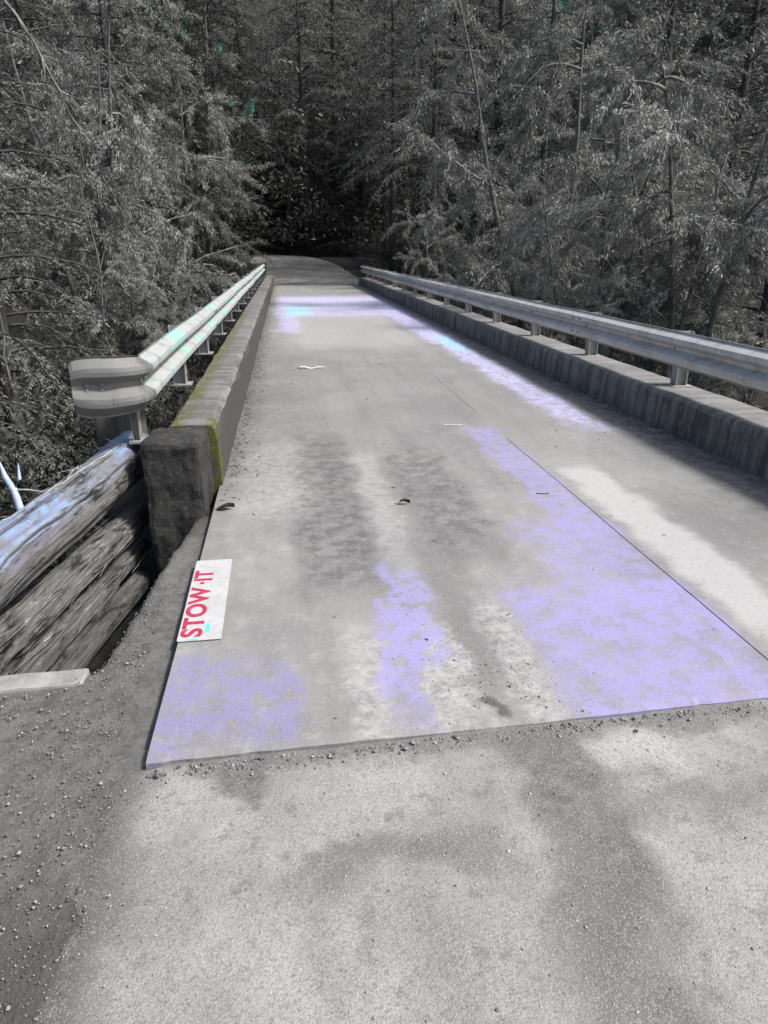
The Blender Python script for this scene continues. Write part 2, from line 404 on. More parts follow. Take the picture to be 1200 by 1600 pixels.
# ------------------------------------------------------------------ terrain
def ss(a_, b_, x):
    t = np.clip((x - a_) / (b_ - a_), 0, 1); return t * t * (3 - 2 * t)
def terrain(x, y):
    x = np.asarray(x, float); y = np.asarray(y, float)
    # ravine under the bridge
    rav = -4.2 * ss(4.0, 9.5, y) * (1 - ss(25, 33, y))
    lat = 1.0
    z = rav * lat
    # approach bank falls away on both sides
    left = np.where(x < -1.9, -(np.clip(-1.9 - x, 0, 8)) * .5, 0.0)
    right = np.where(x > 4.2, -(np.clip(x - 4.2, 0, 8)) * .35, 0.0)
    bank = (1 - ss(4, 9, y))
    z = z + (left + right) * bank
    # verge next to the approach slab: dips from the road edge, then drops in front of the log wall
    v = -.035 - .05 * ss(.55, 1.3, -x)
    z = np.where((y < 4.4), z + np.where(x < -.5, v, -.05), z - .05)
    pit = ss(2.47, 2.68, y) * ss(.0, .14, (-.80 + (y - 2.42) * .12) - x) * (1 - ss(5, 7, y))
    z = z - .62 * pit * np.where(y < 4.4, 1, 0.6)
    # the far side
    z = z + ss(33, 52, y) * 1.1
    z = z + np.clip(y - 56, 0, 200) * .52
    side = np.clip(np.abs(x - 2) - 5, 0, 60) * ss(31, 40, y) * .12
    z = z + side
    z = z + np.clip(np.abs(x - 2) - 22, 0, 100) * .45 * ss(8, 20, y)
    return z
def warped(a_, b_, c0, n, k):
    t = np.linspace(-1, 1, n); s = np.sinh(k * t) / np.sinh(k)
    return np.where(s < 0, c0 + s * (c0 - a_), c0 + s * (b_ - c0))
def vnoise(x, y, f, seed=0):
    return np.array([mn.noise(Vector((px * f, py * f, seed))) for px, py in zip(x.ravel(), y.ravel())]).reshape(x.shape)
gx = warped(-160, 170, -.9, 230, 6.6); gy = warped(-90, 260, 2.6, 240, 6.4)
X, Y = np.meshgrid(gx, gy)
Z = terrain(X, Y)
amp = np.clip(np.hypot(X, Y - 2) * .03, .012, .5)
Z = Z + vnoise(X, Y, .55, 3) * amp + vnoise(X, Y, 6, 9) * .014
Z = np.where((np.abs(X - 1.6) < 2.6) & (Y > 30) & (Y < 56), np.minimum(Z, terrain(X, Y) - .06), Z)
Z = np.where((X > -.5) & (X < 4) & (Y < 4.6) & (Y > -8), np.minimum(Z, -.075), Z)
ny, nx = X.shape
idx = np.arange(ny * nx).reshape(ny, nx)
F = np.stack([idx[:-1, :-1], idx[:-1, 1:], idx[1:, 1:], idx[1:, :-1]], -1).reshape(-1, 4)
g_o = obj('ground', npmesh('ground', np.stack([X, Y, Z], -1).reshape(-1, 3), F, True), M['ground'])
tag(g_o, 'dark wooded ravine and gritty verge falling away beside the bridge', 'ground', kind='structure')
def gz(x, y): return float(terrain(x, y))

# gravel road on the near side, with an uneven broken edge
rx = np.concatenate([np.linspace(-.66, 2.4, 140), np.linspace(2.6, 5.2, 14)]); ry = np.concatenate([np.linspace(-8, .4, 20), np.linspace(.45, 1.97, 84)])
X, Y = np.meshgrid(rx, ry)
edge = np.clip(1 - (rx[:140] + .66) / .3, 0, 1)[None, :] ** 2
edge = np.concatenate([edge, np.zeros((1, 14))], 1)
wob = np.array([mn.noise(Vector((0, yy * 3, 5))) * .03 + mn.noise(Vector((0, yy * 13, 7))) * .006 for yy in ry])[:, None]
Xw = X + wob * edge
Z = -.016 + vnoise(X, Y, 2.2, 1) * .006 + vnoise(X, Y, 9, 2) * .004 - edge * .045
Z = np.minimum(Z, -.008)
Z[:, 140:] = np.minimum(Z[:, 140:], -.02)
ny, nx = X.shape; idx = np.arange(ny * nx).reshape(ny, nx)
F = np.stack([idx[:-1, :-1], idx[:-1, 1:], idx[1:, 1:], idx[1:, :-1]], -1).reshape(-1, 4)
tag(obj('road', npmesh('road', np.stack([Xw, Y, Z], -1).reshape(-1, 3), F, True), M['road']), 'pale compacted gravel road leading onto the bridge', 'road', kind='structure')

# far road rising into the trees
t = np.linspace(0, 1, 30); yy = 33.0 + t * 25
cx = 1.5 - t ** 2 * 4.0; half = 2.6 - t * .3
vs, fs = [], []
for i in range(30):
    for k in range(9):
        xx = cx[i] + half[i] * (k / 4 - 1)
        vs.append((xx, yy[i], float(ss(33, 52, yy[i])) * 1.1 + float(np.clip(yy[i] - 56, 0, 9)) * .5 - .02 + mn.noise(Vector((xx, yy[i], 0))) * .04 - .1 * abs(k / 4 - 1) ** 4))
for i in range(29):
    for k in range(8):
        q = i * 9 + k; fs.append((q, q + 1, q + 10, q + 9))
tag(obj('far_road', pydata('far_road', vs, fs, True), mat_simple('far_dirt_road', (.10, .10, .095), (.19, .188, .18), 1.2, .95, .4, .03, c2=(.26, .258, .25))),
    'grey dirt road climbing into the dark trees beyond the bridge', 'road', kind='structure')

# loose stones
def stones(name, pts, sizes, m, label):
    bm = bmesh.new(); bmesh.ops.create_icosphere(bm, subdivisions=0 + 1, radius=1)
    iv = np.array([v.co[:] for v in bm.verts]); jf = np.array([[v.index for v in f.verts] for f in bm.faces]); bm.free()
    n = len(pts)
    k = iv[None] * (1 + RNG.uniform(-.42, .42, (n, len(iv), 1)))
    sc = np.stack([RNG.uniform(.7, 1.3, n), RNG.uniform(.7, 1.3, n), RNG.uniform(.45, .8, n)], 1) * sizes[:, None]
    k = k * sc[:, None, :]
    an = RNG.uniform(0, 6.28, n); ca, sa = np.cos(an)[:, None], np.sin(an)[:, None]
    k = np.stack([k[..., 0] * ca - k[..., 1] * sa, k[..., 0] * sa + k[..., 1] * ca, k[..., 2]], -1) + pts[:, None, :]
    f = (jf[None] + (np.arange(n) * len(iv))[:, None, None]).reshape(-1, 3)
    return tag(obj(name, npmesh(name, k.reshape(-1, 3), f), m), label, 'gravel', kind='stuff')
n = 9500
px = -.52 - RNG.beta(1.1, 1.6, n) * 1.0; py = RNG.uniform(.8, 3.6, n)
keep = ~((px > -.62) & (py > 1.86)); px, py = px[keep], py[keep]
sz = np.clip(RNG.lognormal(-6.45, .55, len(px)), .0009, .0058)
pz = terrain(px, py) + vnoise(px, py, .55, 3) * .012 + vnoise(px, py, 6, 9) * .014
stones('verge_gravel', np.stack([px, py, pz + sz * .2], 1), sz, M['stone'], 'loose pale grit scattered on the dark verge beside the road')
n = 2600
px = RNG.uniform(-.6, 1.7, n); py = RNG.uniform(.75, 1.84, n)
sz = np.clip(RNG.lognormal(-6.6, .5, n), .0009, .0045)
pz = np.minimum(-.016 + vnoise(px, py, 2.2, 1) * .006 + vnoise(px, py, 9, 2) * .004, -.008)
stones('road_gravel', np.stack([px, py, pz + sz * .25], 1), sz, M['stone2'], 'small loose stones strewn over the pale gravel road')
n = 420
px = RNG.normal(.72, .16, n); py = 1.9 + RNG.gamma(1.6, .45, n); keep = (py < 4.5) & (px > -.4); px, py = px[keep], py[keep]
sz = np.clip(RNG.lognormal(-6.2, .4, len(px)), .0012, .005)
stones('deck_grit', np.stack([px, py, np.full(len(px), .0005)], 1), sz, M['stone'], 'fine grit tracked onto the near end of the bridge deck')

n = 700
px = RNG.uniform(-.5, 1.75, n); py = 1.855 + .032 * (px + .5) - .008 - np.abs(RNG.normal(0, .03, n)); sz = np.clip(RNG.lognormal(-6.0, .5, n), .0012, .007)
stones('edge_grit', np.stack([px, py, np.full(n, -.012)], 1), sz, M['stone'], 'coarse grit packed against the near edge of the bridge deck')
# ------------------------------------------------------------------ bridge
DX0, DX1, JX, DY0, DY1 = -.5, 3.27, 1.80, 1.87, 33.0
bridge = tag(empty('bridge', (0, 0, 0)), 'single lane concrete bridge with stained deck and raised kerbs over the ravine', 'bridge')
def slab(name, x0, x1, y0, y1, z0, z1):
    bm = bmesh.new()
    ys = list(np.concatenate([np.linspace(y0, min(y1, 6), 90), np.linspace(6.3, y1, 50)])) if y1 > 6.5 else list(np.linspace(y0, y1, 60))
    xs = np.linspace(x0, x1, 96)
    def chip(x): return max(0, mn.noise(Vector((x * 9, 3, 0))) + .6 * mn.noise(Vector((x * 31, 5, 0))) - .22)
    def dz(x, y): return mn.noise(Vector((x * 1.3, y * .8, 2))) * .006 - (.006 if y < y0 + .004 else 0)
    top = [[bm.verts.new((x, y + (mn.noise(Vector((x * 7, 0, 4))) * .003 + chip(x) * .03 if i == 0 else 0) + max(0, 1 - (y - y0) / .5) * (.032 * (x + .5) - .008), z1 + dz(x, y) - (chip(x) * .014 if i == 0 else 0))) for x in xs] for i, y in enumerate(ys)]
    bot = [[bm.verts.new((v.co.x, v.co.y, z0)) for v in row] for row in (top[0], top[-1])]
    for i in range(len(ys) - 1):
        for k in range(len(xs) - 1): bm.faces.new((top[i][k], top[i][k + 1], top[i + 1][k + 1], top[i + 1][k]))
    for k in range(len(xs) - 1):
        bm.faces.new((bot[0][k], bot[0][k + 1], top[0][k + 1], top[0][k]))
        bm.faces.new((top[-1][k], top[-1][k + 1], bot[1][k + 1], bot[1][k]))
    bl = [bm.verts.new((x0, r_[0].co.y, z0)) for r_ in top]; br = [bm.verts.new((x1, r_[-1].co.y, z0)) for r_ in top]
    for i in range(len(ys) - 1):
        bm.faces.new((bl[i], top[i][0], top[i + 1][0], bl[i + 1])); bm.faces.new((top[i][-1], br[i], br[i + 1], top[i + 1][-1]))
    bm.faces.new((bl[0], bl[-1], br[-1], br[0]))
    m = bpy.data.meshes.new(name); bm.to_mesh(m); bm.free(); return m
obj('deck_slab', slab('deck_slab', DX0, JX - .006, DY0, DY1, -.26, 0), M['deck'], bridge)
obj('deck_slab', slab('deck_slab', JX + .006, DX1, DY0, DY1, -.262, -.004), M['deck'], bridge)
obj('joint_filler', boxmesh('joint_filler', JX - .0058, JX + .0058, DY0 + .1, 5.6, -.2, -.016), mat_simple('dark_joint', (.02, .02, .018), (.05, .048, .045)), bridge)
obj('joint_mortar', boxmesh('joint_mortar', JX - .0057, JX + .0057, 5.62, DY1 - .05, -.2, -.0035), M['deck'], bridge)
def curb(x0, x1, y0, y1, z1, m, inner):
    """long kerb beam with a chamfer on its road side and slightly uneven faces; inner = -1 when the road lies on -x"""
    ys = np.concatenate([np.linspace(y0, y0 + 4, 60), np.linspace(y0 + 4.2, y1, 90)])
    xi = x0 if inner < 0 else x1; xo = x1 if inner < 0 else x0; s = 1 if inner < 0 else -1
    prof = [(xi - s * .012, -.05), (xi, z1 * .35), (xi + s * .006, z1 * .75), (xi + s * .012, z1 - .035), (xi + s * .03, z1 - .008), (xi + s * .06, z1),
            ((xi + xo) / 2, z1 + .004), (xo - s * .02, z1), (xo, z1 - .02), (xo, -.5)]
    bm = bmesh.new(); rows = []
    for y in ys:
        rows.append([bm.verts.new((x + mn.noise(Vector((i, y * 2.2, x0))) * .014 + mn.noise(Vector((i, y * 9, x0))) * .006, y, z + mn.noise(Vector((i, y * 1.7, 9))) * .012)) for i, (x, z) in enumerate(prof)])
    for i in range(len(rows) - 1):
        for k in range(len(prof) - 1): bm.faces.new((rows[i][k], rows[i][k + 1], rows[i + 1][k + 1], rows[i + 1][k]))
    bm.faces.new(rows[0]); bm.faces.new(rows[-1][::-1])
    bmesh.ops.recalc_face_normals(bm, faces=bm.faces[:])
    mm = bpy.data.meshes.new('curb'); bm.to_mesh(mm); bm.free(); return mm
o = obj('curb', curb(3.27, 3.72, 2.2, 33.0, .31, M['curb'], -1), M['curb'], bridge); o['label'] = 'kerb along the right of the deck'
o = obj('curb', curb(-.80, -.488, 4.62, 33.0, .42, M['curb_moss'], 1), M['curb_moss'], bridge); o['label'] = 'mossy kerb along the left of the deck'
o = obj('end_block', boxmesh('end_block', -.895, -.545, 4.18, 4.618, -1.4, .425, .035, 2, 5, .02), M['abut'], bridge); o['label'] = 'dark end block of the left kerb'
obj('abutment', boxmesh('abutment', -.49, 3.9, 4.6, 5.3, -4.5, -.265), M['abut'], bridge)
obj('abutment', boxmesh('abutment', -.9, 3.7, 31.6, 33.2, -4.5, -.27), M['abut'], bridge)
for x in (.1, 1.4, 2.7): obj('girder', boxmesh('girder', x - .18, x + .18, 5.3, 31.6, -1.0, -.266), M['abut'], bridge)

# ------------------------------------------------------------------ guardrails
PROF = [(.155, .014), (.147, .0), (.118, .052), (.100, .078), (.080, .083), (.058, .078), (.040, .052), (.014, .002), (-.014, .002), (-.040, .052),
        (-.058, .078), (-.080, .083), (-.100, .078), (-.118, .052), (-.147, 0), (-.155, .014)]
def wbeam(path, name, lap=0.0, squash=None, flat_=None):
    """sheet steel W section swept along path [(x, y, z, nx, ny)]; n points to the road."""
    bm = bmesh.new(); th = .005; rings = []
    for j, (x, y, z, nx_, ny_) in enumerate(path):
        q = squash[j] if squash else 1.0; k_ = flat_[j] if flat_ else 1.0
        fr = [bm.verts.new((x + nx_ * (d * k_ + lap + th), y + ny_ * (d * k_ + lap + th), z + zz * q)) for zz, d in PROF]
        bk = [bm.verts.new((x + nx_ * (d * k_ + lap), y + ny_ * (d * k_ + lap), z + zz * q)) for zz, d in PROF]
        if name == 'rail_end':
            for a_, b_ in zip(fr, bk):
                dv = Vector(mn.noise_vector(a_.co * 7)) * .007; a_.co += dv; b_.co += dv
        rings.append(fr + bk[::-1])
    n = len(rings[0])
    for i in range(len(rings) - 1):
        for k in range(n): bm.faces.new((rings[i][k], rings[i][(k + 1) % n], rings[i + 1][(k + 1) % n], rings[i + 1][k]))
    h = n // 2
    for r in (rings[0], rings[-1]):
        for k in range(h - 1): bm.faces.new((r[k], r[k + 1], r[n - 2 - k], r[n - 1 - k]))
    bmesh.ops.recalc_face_normals(bm, faces=bm.faces[:])
    for f in bm.faces: f.smooth = True
    m = bpy.data.meshes.new(name); bm.to_mesh(m); bm.free()
    m.set_sharp_from_angle(angle=math.radians(12 if name == 'rail_end' else 38))
    return m
def sag(y, s): return mn.noise(Vector((0, y * .45, s))) * .012
def ipost(h):
    bm = bmesh.new()
    def bx(x0, x1, y0, y1, z0, z1):
        r = bmesh.ops.create_cube(bm, size=1)['verts']
        for v in r: v.co = Vector(((x0 + x1) / 2 + v.co.x * (x1 - x0), (y0 + y1) / 2 + v.co.y * (y1 - y0), (z0 + z1) / 2 + v.co.z * (z1 - z0)))
    bx(-.055, -.047, -.05, .05, 0, h); bx(.047, .055, -.05, .05, 0, h); bx(-.047, .047, -.004, .004, 0, h)
    bx(-.10, .10, -.09, .09, 0, .014)
    m = bpy.data.meshes.new('post'); bm.to_mesh(m); bm.free(); return m
def boltmesh():
    bm = bmesh.new(); bmesh.ops.create_uvsphere(bm, u_segments=8, v_segments=4, radius=.014)
    for v in bm.verts: v.co.x *= .55
    m = bpy.data.meshes.new('bolt'); bm.to_mesh(m); bm.free(); return m
BOLT = boltmesh(); BOLT.materials.append(M['galv_dull'])
def guardrail(label, xf, nrm, zc, ys, y_end, post_dx, pz0, ph, rail_m, s, lo):
    g = tag(empty('guardrail', (xf, ys[0], 0)), label, 'guardrail')
    xb = 0.0
    # beam panels, each lapped over the next
    seg = 4.0; y = lo; k = 0
    while y < y_end - .1:
        y1 = min(y + seg + .3, y_end)
        path = [(0, yy - ys[0], zc + sag(yy, s), nrm, 0) for yy in np.linspace(y, y1, 18)]
        obj('rail_panel', wbeam(path, 'rail_panel', .0055 * (k % 2)), rail_m, g)
        for dy in (.06, .24):
            for dz in (-.078, .078):
                if y + dy < y_end and k > 0 and y < 20: obj('bolt', BOLT, None, g, (nrm * (.083 + .016), y + dy - ys[0], zc + dz))
        y += seg; k += 1
    pm = ipost(ph); pm.materials.append(M['post'])
    for yy in ys:
        obj('post', pm, None, g, (post_dx, yy - ys[0], pz0), scale=(.42, .8, 1) if nrm > 0 and yy == ys[0] else None)
        if yy < 22: obj('bolt', BOLT, None, g, (nrm * .012, yy - ys[0], zc))
    return g
ysr = [4.12 + 2.0 * i for i in range(15)]
GR = guardrail('grey corrugated guardrail on short posts along the right kerb', 3.50, -1, .655, ysr, 33.6, .075, .305, .5, M['galv'], 2, .1)
# curled far end of that rail
th = np.linspace(0, math.pi * .9, 12)
obj('rail_end', wbeam([(.16 * (1 - math.cos(q)), 33.6 - ysr[0] + .16 * math.sin(q), .655, -math.cos(q), math.sin(q)) for q in th], 'rail_end', .003), M['galv_dull'], GR)
ysl = [4.50 + 2.0 * i for i in range(14)]
GL = guardrail('bright corrugated guardrail along the mossy left kerb, ending in a flared wing', -.90, 1, .755, ysl, 32.2, -.068, .36, .52, M['galv_pale'], 6, 4.42)
# flared near end: the sheet bends outwards to face the road user
path, sq = [], []
for i, q in enumerate(np.linspace(0, math.radians(74), 12)):
    R = .17
    path.append((-R * (1 - math.cos(q)), -.08 - R * math.sin(q), .755, math.cos(q), -math.sin(q))); sq.append(1 + .12 * i / 11)
q = math.radians(74); bx_, by_ = path[-1][0], path[-1][1]
for i in range(1, 9):
    d = .028 * i
    path.append((bx_ - math.sin(q) * d, by_ - math.cos(q) * d, .755, math.cos(q), -math.sin(q)))
    sq.append([1.13, 1.14, 1.14, 1.14, 1.13, 1.10, 1.02, .84][i - 1])
path[-1] = (bx_ - math.sin(q) * .215, by_ - math.cos(q) * .215, .755, math.cos(q), -math.sin(q))
ro = obj('rail_end', wbeam(path, 'rail_end', .006, sq, list(np.linspace(1, .62, 12)) + [.6, .6, .58, .55, .5, .4, .3, .2]), M['galv_dull'], GL)
for dz in (-.02, .012): 
    for d in (.06, .14): obj('bolt', BOLT, None, GL, (bx_ - math.sin(q) * d + math.cos(q) * .014, by_ - math.cos(q) * d - math.sin(q) * .014, .755 + dz), (0, 0, -q))
tp = tag(empty('timber_post', (-1.17, 4.98, 0)), 'short dark timber post standing under the flared rail end', 'post')
obj('post_shaft', boxmesh('post_shaft', -.15, .15, -.1, .1, -1.3, .60, .015, 2, 3, .01), M['timber'], tp)

# ------------------------------------------------------------------ log wing wall
def log(name, label, p0, p1, r, m, rough, seed, taper=.06, ncr=9, cw=(.05, .12), cd=(.10, .28)):
    p0, p1 = Vector(p0), Vector(p1); d = p1 - p0; L = d.length
    ns, nl = 190, 150; bm = bmesh.new(); rows = []
    rg = np.random.default_rng(int(seed * 10))
    A = np.linspace(0, 2 * np.pi, ns, endpoint=False)
    cr = [(rg.uniform(0, 6.28), rg.uniform(-.35, .75), rg.uniform(.3, 1.0), rg.uniform(*cw), rg.uniform(*cd), rg.uniform(0, 50)) for _ in range(ncr)]
    for j in range(nl + 1):
        u = j / nl; row = []
        cxn = mn.noise(Vector((u * 2.2, seed, 0))) * r * .18; cyn = mn.noise(Vector((u * 2.2, seed, 5))) * r * .18
        dep = np.zeros(ns); plate = np.zeros(ns)
        for a0, u0, ln, w_, dd, sd_ in cr:
            win = max(0.0, min(1.0, (u - u0) / .07, (u0 + ln - u) / .07))
            if win <= 0: continue
            ac = a0 + mn.noise(Vector((u * 5, sd_, 0))) * .28 + mn.noise(Vector((u * 22, sd_, 3))) * .07
            da = np.abs((A - ac + np.pi) % (2 * np.pi) - np.pi)
            ww = w_ * (.6 + .8 * abs(mn.noise(Vector((u * 9, sd_, 7)))) * 2)
            dep = np.maximum(dep, dd * win * np.clip(1.25 - da / ww, 0, 1))
            db = (A - ac + np.pi) % (2 * np.pi) - np.pi
            plate += dd * .35 * win * np.clip(1 - np.abs(db - w_ * 2.4) / (w_ * 2.2), 0, 1)
        for i in range(ns):
            fx, fy = math.cos(A[i]), math.sin(A[i])
            k = mn.noise(Vector((fx * 2.6, fy * 2.6, u * L * 2.0 + seed))) * .8 + mn.noise(Vector((fx * 8, fy * 8, u * L * 4 + seed * 2))) * .4 + mn.noise(Vector((fx * 16, fy * 16, u * L * 3 + seed * 3))) * .2
            rr = r * (1 - taper * u) * (1 + rough * k + plate[i] - dep[i])
            row.append(bm.verts.new((fx * rr + cxn, fy * rr + cyn, u * L + (mn.noise(Vector((fx * 4, fy * 4, seed))) * .05 if j in (0, nl) else 0))))
        rows.append(row)
    for j in range(nl):
        for i in range(ns): bm.faces.new((rows[j][i], rows[j][(i + 1) % ns], rows[j + 1][(i + 1) % ns], rows[j + 1][i]))
    for row, zz in ((rows[0], 0.0), (rows[-1], L)):
        c = bm.verts.new((0, 0, zz + random.uniform(-.03, .03)))
        for i in range(ns): bm.faces.new((row[i], row[(i + 1) % ns], c))
    bmesh.ops.recalc_face_normals(bm, faces=bm.faces[:])
    for f in bm.faces: f.smooth = True
    me = bpy.data.meshes.new(name); bm.to_mesh(me); bm.free()
    o = obj(name, me, m, None, p0); o.rotation_euler = d.to_track_quat('Z', 'Y').to_euler()
    return tag(o, label, 'log', 'stacked logs of the wing wall')
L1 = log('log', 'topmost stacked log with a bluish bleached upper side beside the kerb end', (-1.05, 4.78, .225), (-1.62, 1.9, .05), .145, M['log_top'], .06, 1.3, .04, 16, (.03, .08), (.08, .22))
L2 = log('log', 'second stacked log down, pale and rotted into loose fibres', (-1.03, 4.6, -.15), (-1.59, 1.9, -.22), .076, M['log_rot'], .12, 4.1, -.35, 34, (.04, .13), (.14, .38))
L3 = log('log', 'third stacked log down, split lengthwise with dark gaps above it', (-1.03, 4.5, -.345), (-1.58, 1.9, -.43), .058, M['log_rot'], .11, 7.7, -.3, 26, (.05, .14), (.14, .38))
L4 = log('log', 'lowest stacked log, dark and damp above the gritty hollow', (-1.01, 4.3, -.51), (-1.53, 1.9, -.61), .066, M['log_low'], .11, 2.9, -.2, 18, (.05, .14), (.1, .3))
def fibres(lg, r, L, n, seed):
    rng = np.random.default_rng(seed); ls = []
    for k in range(n):
        an = rng.uniform(-.6, 2.6) if k % 3 else rng.uniform(0, 6.28); z0 = rng.uniform(.05, L - .5); ln = rng.uniform(.08, .45); rr = r * rng.uniform(.96, 1.14)
        t_ = np.linspace(0, 1, 6); q = an + rng.normal(0, .18) * t_; rad = rr + rng.uniform(-.004, .022) * t_ ** 2
        ls.append((np.stack([np.cos(q) * rad, np.sin(q) * rad, z0 + ln * t_], 1), rng.uniform(.0015, .0055) * np.array([.6, 1, 1, .9, .7, .2])))
    v, f = tubes(ls, 4); o = obj('fibres', npmesh('fibres', v, f), M['log_rot'], lg); o['kind'] = 'stuff'
fibres(L2, .098, 2.6, 90, 1); fibres(L3, .076, 2.5, 50, 2); fibres(L1, .138, 2.8, 14, 3)
# pale slab standing in for the lit ground edge by the logs
fl = tag(empty('lit_edge_slab', (-1.17, 2.47, gz(-1.2, 2.4) + .012)), 'pale slab painting the lit ground edge at the foot of the stacked logs', 'stone')
obj('slab', boxmesh('slab', -.6, .33, -.05, .06, -.06, .012, .012, 2, 3, .008), mat_simple('lit_edge_colour', (.2, .198, .19), (.32, .317, .305), 9, .9, .5, .01), fl, rot=(0, 0, .03))

# ------------------------------------------------------------------ sticker, leaves, sticks
sg = tag(empty('sign', (-.42, 2.985, .003), (0, 0, math.radians(.6))), 'white strip with red STOW-IT lettering stuck flat on the deck edge', 'sign')
def rounded(w_, h_, th_, r):
    bm = bmesh.new(); vs = []
    for cx_, cy_, a0 in ((w_ / 2 - r, h_ / 2 - r, 0), (-w_ / 2 + r, h_ / 2 - r, 90), (-w_ / 2 + r, -h_ / 2 + r, 180), (w_ / 2 - r, -h_ / 2 + r, 270)):
        for k in range(5):
            q = math.radians(a0 + k * 22.5); vs.append(bm.verts.new((cx_ + r * math.cos(q), cy_ + r * math.sin(q), 0)))
    f = bm.faces.new(vs); ex = bmesh.ops.extrude_face_region(bm, geom=[f])
    for v in ex['geom']:
        if isinstance(v, bmesh.types.BMVert): v.co.z += th_
    bmesh.ops.recalc_face_normals(bm, faces=bm.faces[:])
    m = bpy.data.meshes.new('board'); bm.to_mesh(m); bm.free(); return m
gm = NG('white_vinyl'); nn = gm.noise(30, 5, .6); n0 = gm.noise(6, 4, .6)
gm.color(gm.mix(gm.scale(gm.mapr(nn, .5, .66), .55), gm.mix(gm.mapr(n0, .35, .65), (.47, .47, .47), (.42, .42, .417)), (.33, .33, .325))); gm.b.inputs['Roughness'].default_value = .5
obj('board', rounded(.178, .80, .0022, .008), gm.m, sg)
def flat(name, rgb, rough=.6):
    g = NG(name); n_ = g.noise(60, 4, .6); g.color(g.mix(g.scale(g.mapr(n_, .5, .7), .45), rgb, tuple(min(1, v * 1.2 + .12) for v in rgb))); g.b.inputs['Roughness'].default_value = rough; return g.m
RED = flat('red_print', (.36, .03, .07)); GREYRED = flat('faded_red_print', (.26, .12, .13)); TEAL = flat('teal_print', (.12, .55, .43))
def letters(txt, x, y, size, m, xs=1.0):
    c = bpy.data.curves.new('lettering', 'FONT'); c.body = txt; c.size = size; c.align_x = 'LEFT'; c.offset = .004; c.extrude = .0004; c.space_character = 1.04
    o = bpy.data.objects.new('lettering', c); link(o)
    dg = bpy.context.evaluated_depsgraph_get(); me = bpy.data.meshes.new_from_object(o.evaluated_get(dg))
    bpy.data.objects.remove(o); me.materials.clear(); me.materials.append(m)
    me.name = 'lettering'
    xs0 = [v.co.x for v in me.vertices]
    x_min = min(xs0)
    for v in me.vertices: v.co.x = (v.co.x - x_min) * xs
    wd = (max(xs0) - min(xs0)) * xs
    ob = obj('lettering', me, None, sg, (x, y, .0030), (0, 0, math.pi / 2))
    return wd
ty = -.372
wd = letters('STOW', .004, ty, .118, RED, 1.30)
letters('\u00b7IT', .004, ty + wd + .028, .118, RED, 1.15)
obj('mark', boxmesh('mark', .018, .036, -.335, -.27, .0023, .0031), TEAL, sg)
obj('mark', boxmesh('mark', -.055, -.005, -.397, -.386, .0023, .0031), TEAL, sg)

def leafmesh(L, W, seed):
    bm = bmesh.new(); n = 9; rows = []
    for i in range(n):
        t_ = i / (n - 1); wv = W * math.sin(math.pi * min(1, t_ * .92 + .06)) ** .8
        rows.append([bm.verts.new((L * (t_ - .5), s_ * wv * (1 + mn.noise(Vector((t_ * 4, s_, seed))) * .3), .004 + .016 * abs(s_) * (.5 + t_) + .012 * math.sin(t_ * 3 + seed))) for s_ in (-1, -.5, 0, .5, 1)])
    for i in range(n - 1):
        for k in range(4): bm.faces.new((rows[i][k], rows[i][k + 1], rows[i + 1][k + 1], rows[i + 1][k]))
    m = bpy.data.meshes.new('blade'); bm.to_mesh(m); bm.free(); return m
LEAFM = mat_simple('dead_brown_leaf', (.014, .012, .01), (.035, .03, .024), 30, .7, .3, .004)
for lab, x, y, L, W, rz in (('curled dark leaf lying near the left deck edge above the sign', -.425, 4.14, .11, .03, .05), ('small dark leaf lying in the middle of the deck', .68, 4.1, .07, .016, .1)):
    lf = tag(empty('dead_leaf', (x, y, .004), (0, 0, rz)), lab, 'leaf', 'dead leaves on the deck')
    obj('blade', leafmesh(L, W, x), LEAFM, lf)
    v, f = tubes([([(-L * .5, 0, .008), (-L * .75, .004, .006), (-L, .002, .004)], [.002, .0018, .0015])], 5)
    obj('stalk', npmesh('stalk', v, f), LEAFM, lf)
def stick(label, pts, r, m, name='stick', cat='stick'):
    P = np.array(pts, float); t_ = np.linspace(0, 1, len(P)); tt = np.linspace(0, 1, len(P) * 4)
    Q = np.stack([np.interp(tt, t_, P[:, i]) for i in range(3)], 1); Q[1:-1] += RNG.normal(0, r * .5, (len(Q) - 2, 3))
    R = r * (1 - .55 * tt) ; R[0] *= .3; R[-1] *= .2
    v, f = tubes([(Q, R)], 7); return tag(obj(name, npmesh(name, v, f, True), m), label, cat)
PALE = mat_simple('bleached_stick', (.5, .5, .49), (.68, .675, .66), 20, .8, .2, .003)
stick('bleached white stick lying across the middle of the deck', [(.12, 9.55, .02), (.28, 9.5, .02), (.48, 9.52, .02)], .018, PALE)
stick('thin pale twig lying left of the far end of the dark joint', [(1.36, 6.12, .006), (1.45, 6.1, .008), (1.54, 6.11, .006)], .006, PALE, 'twig', 'twig')
stick('short dark twig lying by the long deck joint', [(1.56, 4.18, .005), (1.61, 4.16, .006), (1.65, 4.17, .005)], .0045, LEAFM, 'twig', 'twig')
PB = mat_simple('bleached_vine', (.22, .22, .22), (.4, .4, .4), 15, .8, .2, .003)
vz = [(-1.04, 4.3, .385), (-1.13, 3.85, .38), (-1.22, 3.5, .37), (-1.28, 3.2, .36), (-1.34, 3.0, .36), (-1.38, 2.95, .37), (-1.40, 3.0, .42)]
stick('thin pale vine trailing along the top of the uppermost log', vz, .0045, PB, 'vine', 'vine')
bs = tag(empty('broken_branch', (-1.375, 3.55, .22)), 'bleached bluish broken branch stub rising behind the top log', 'branch')
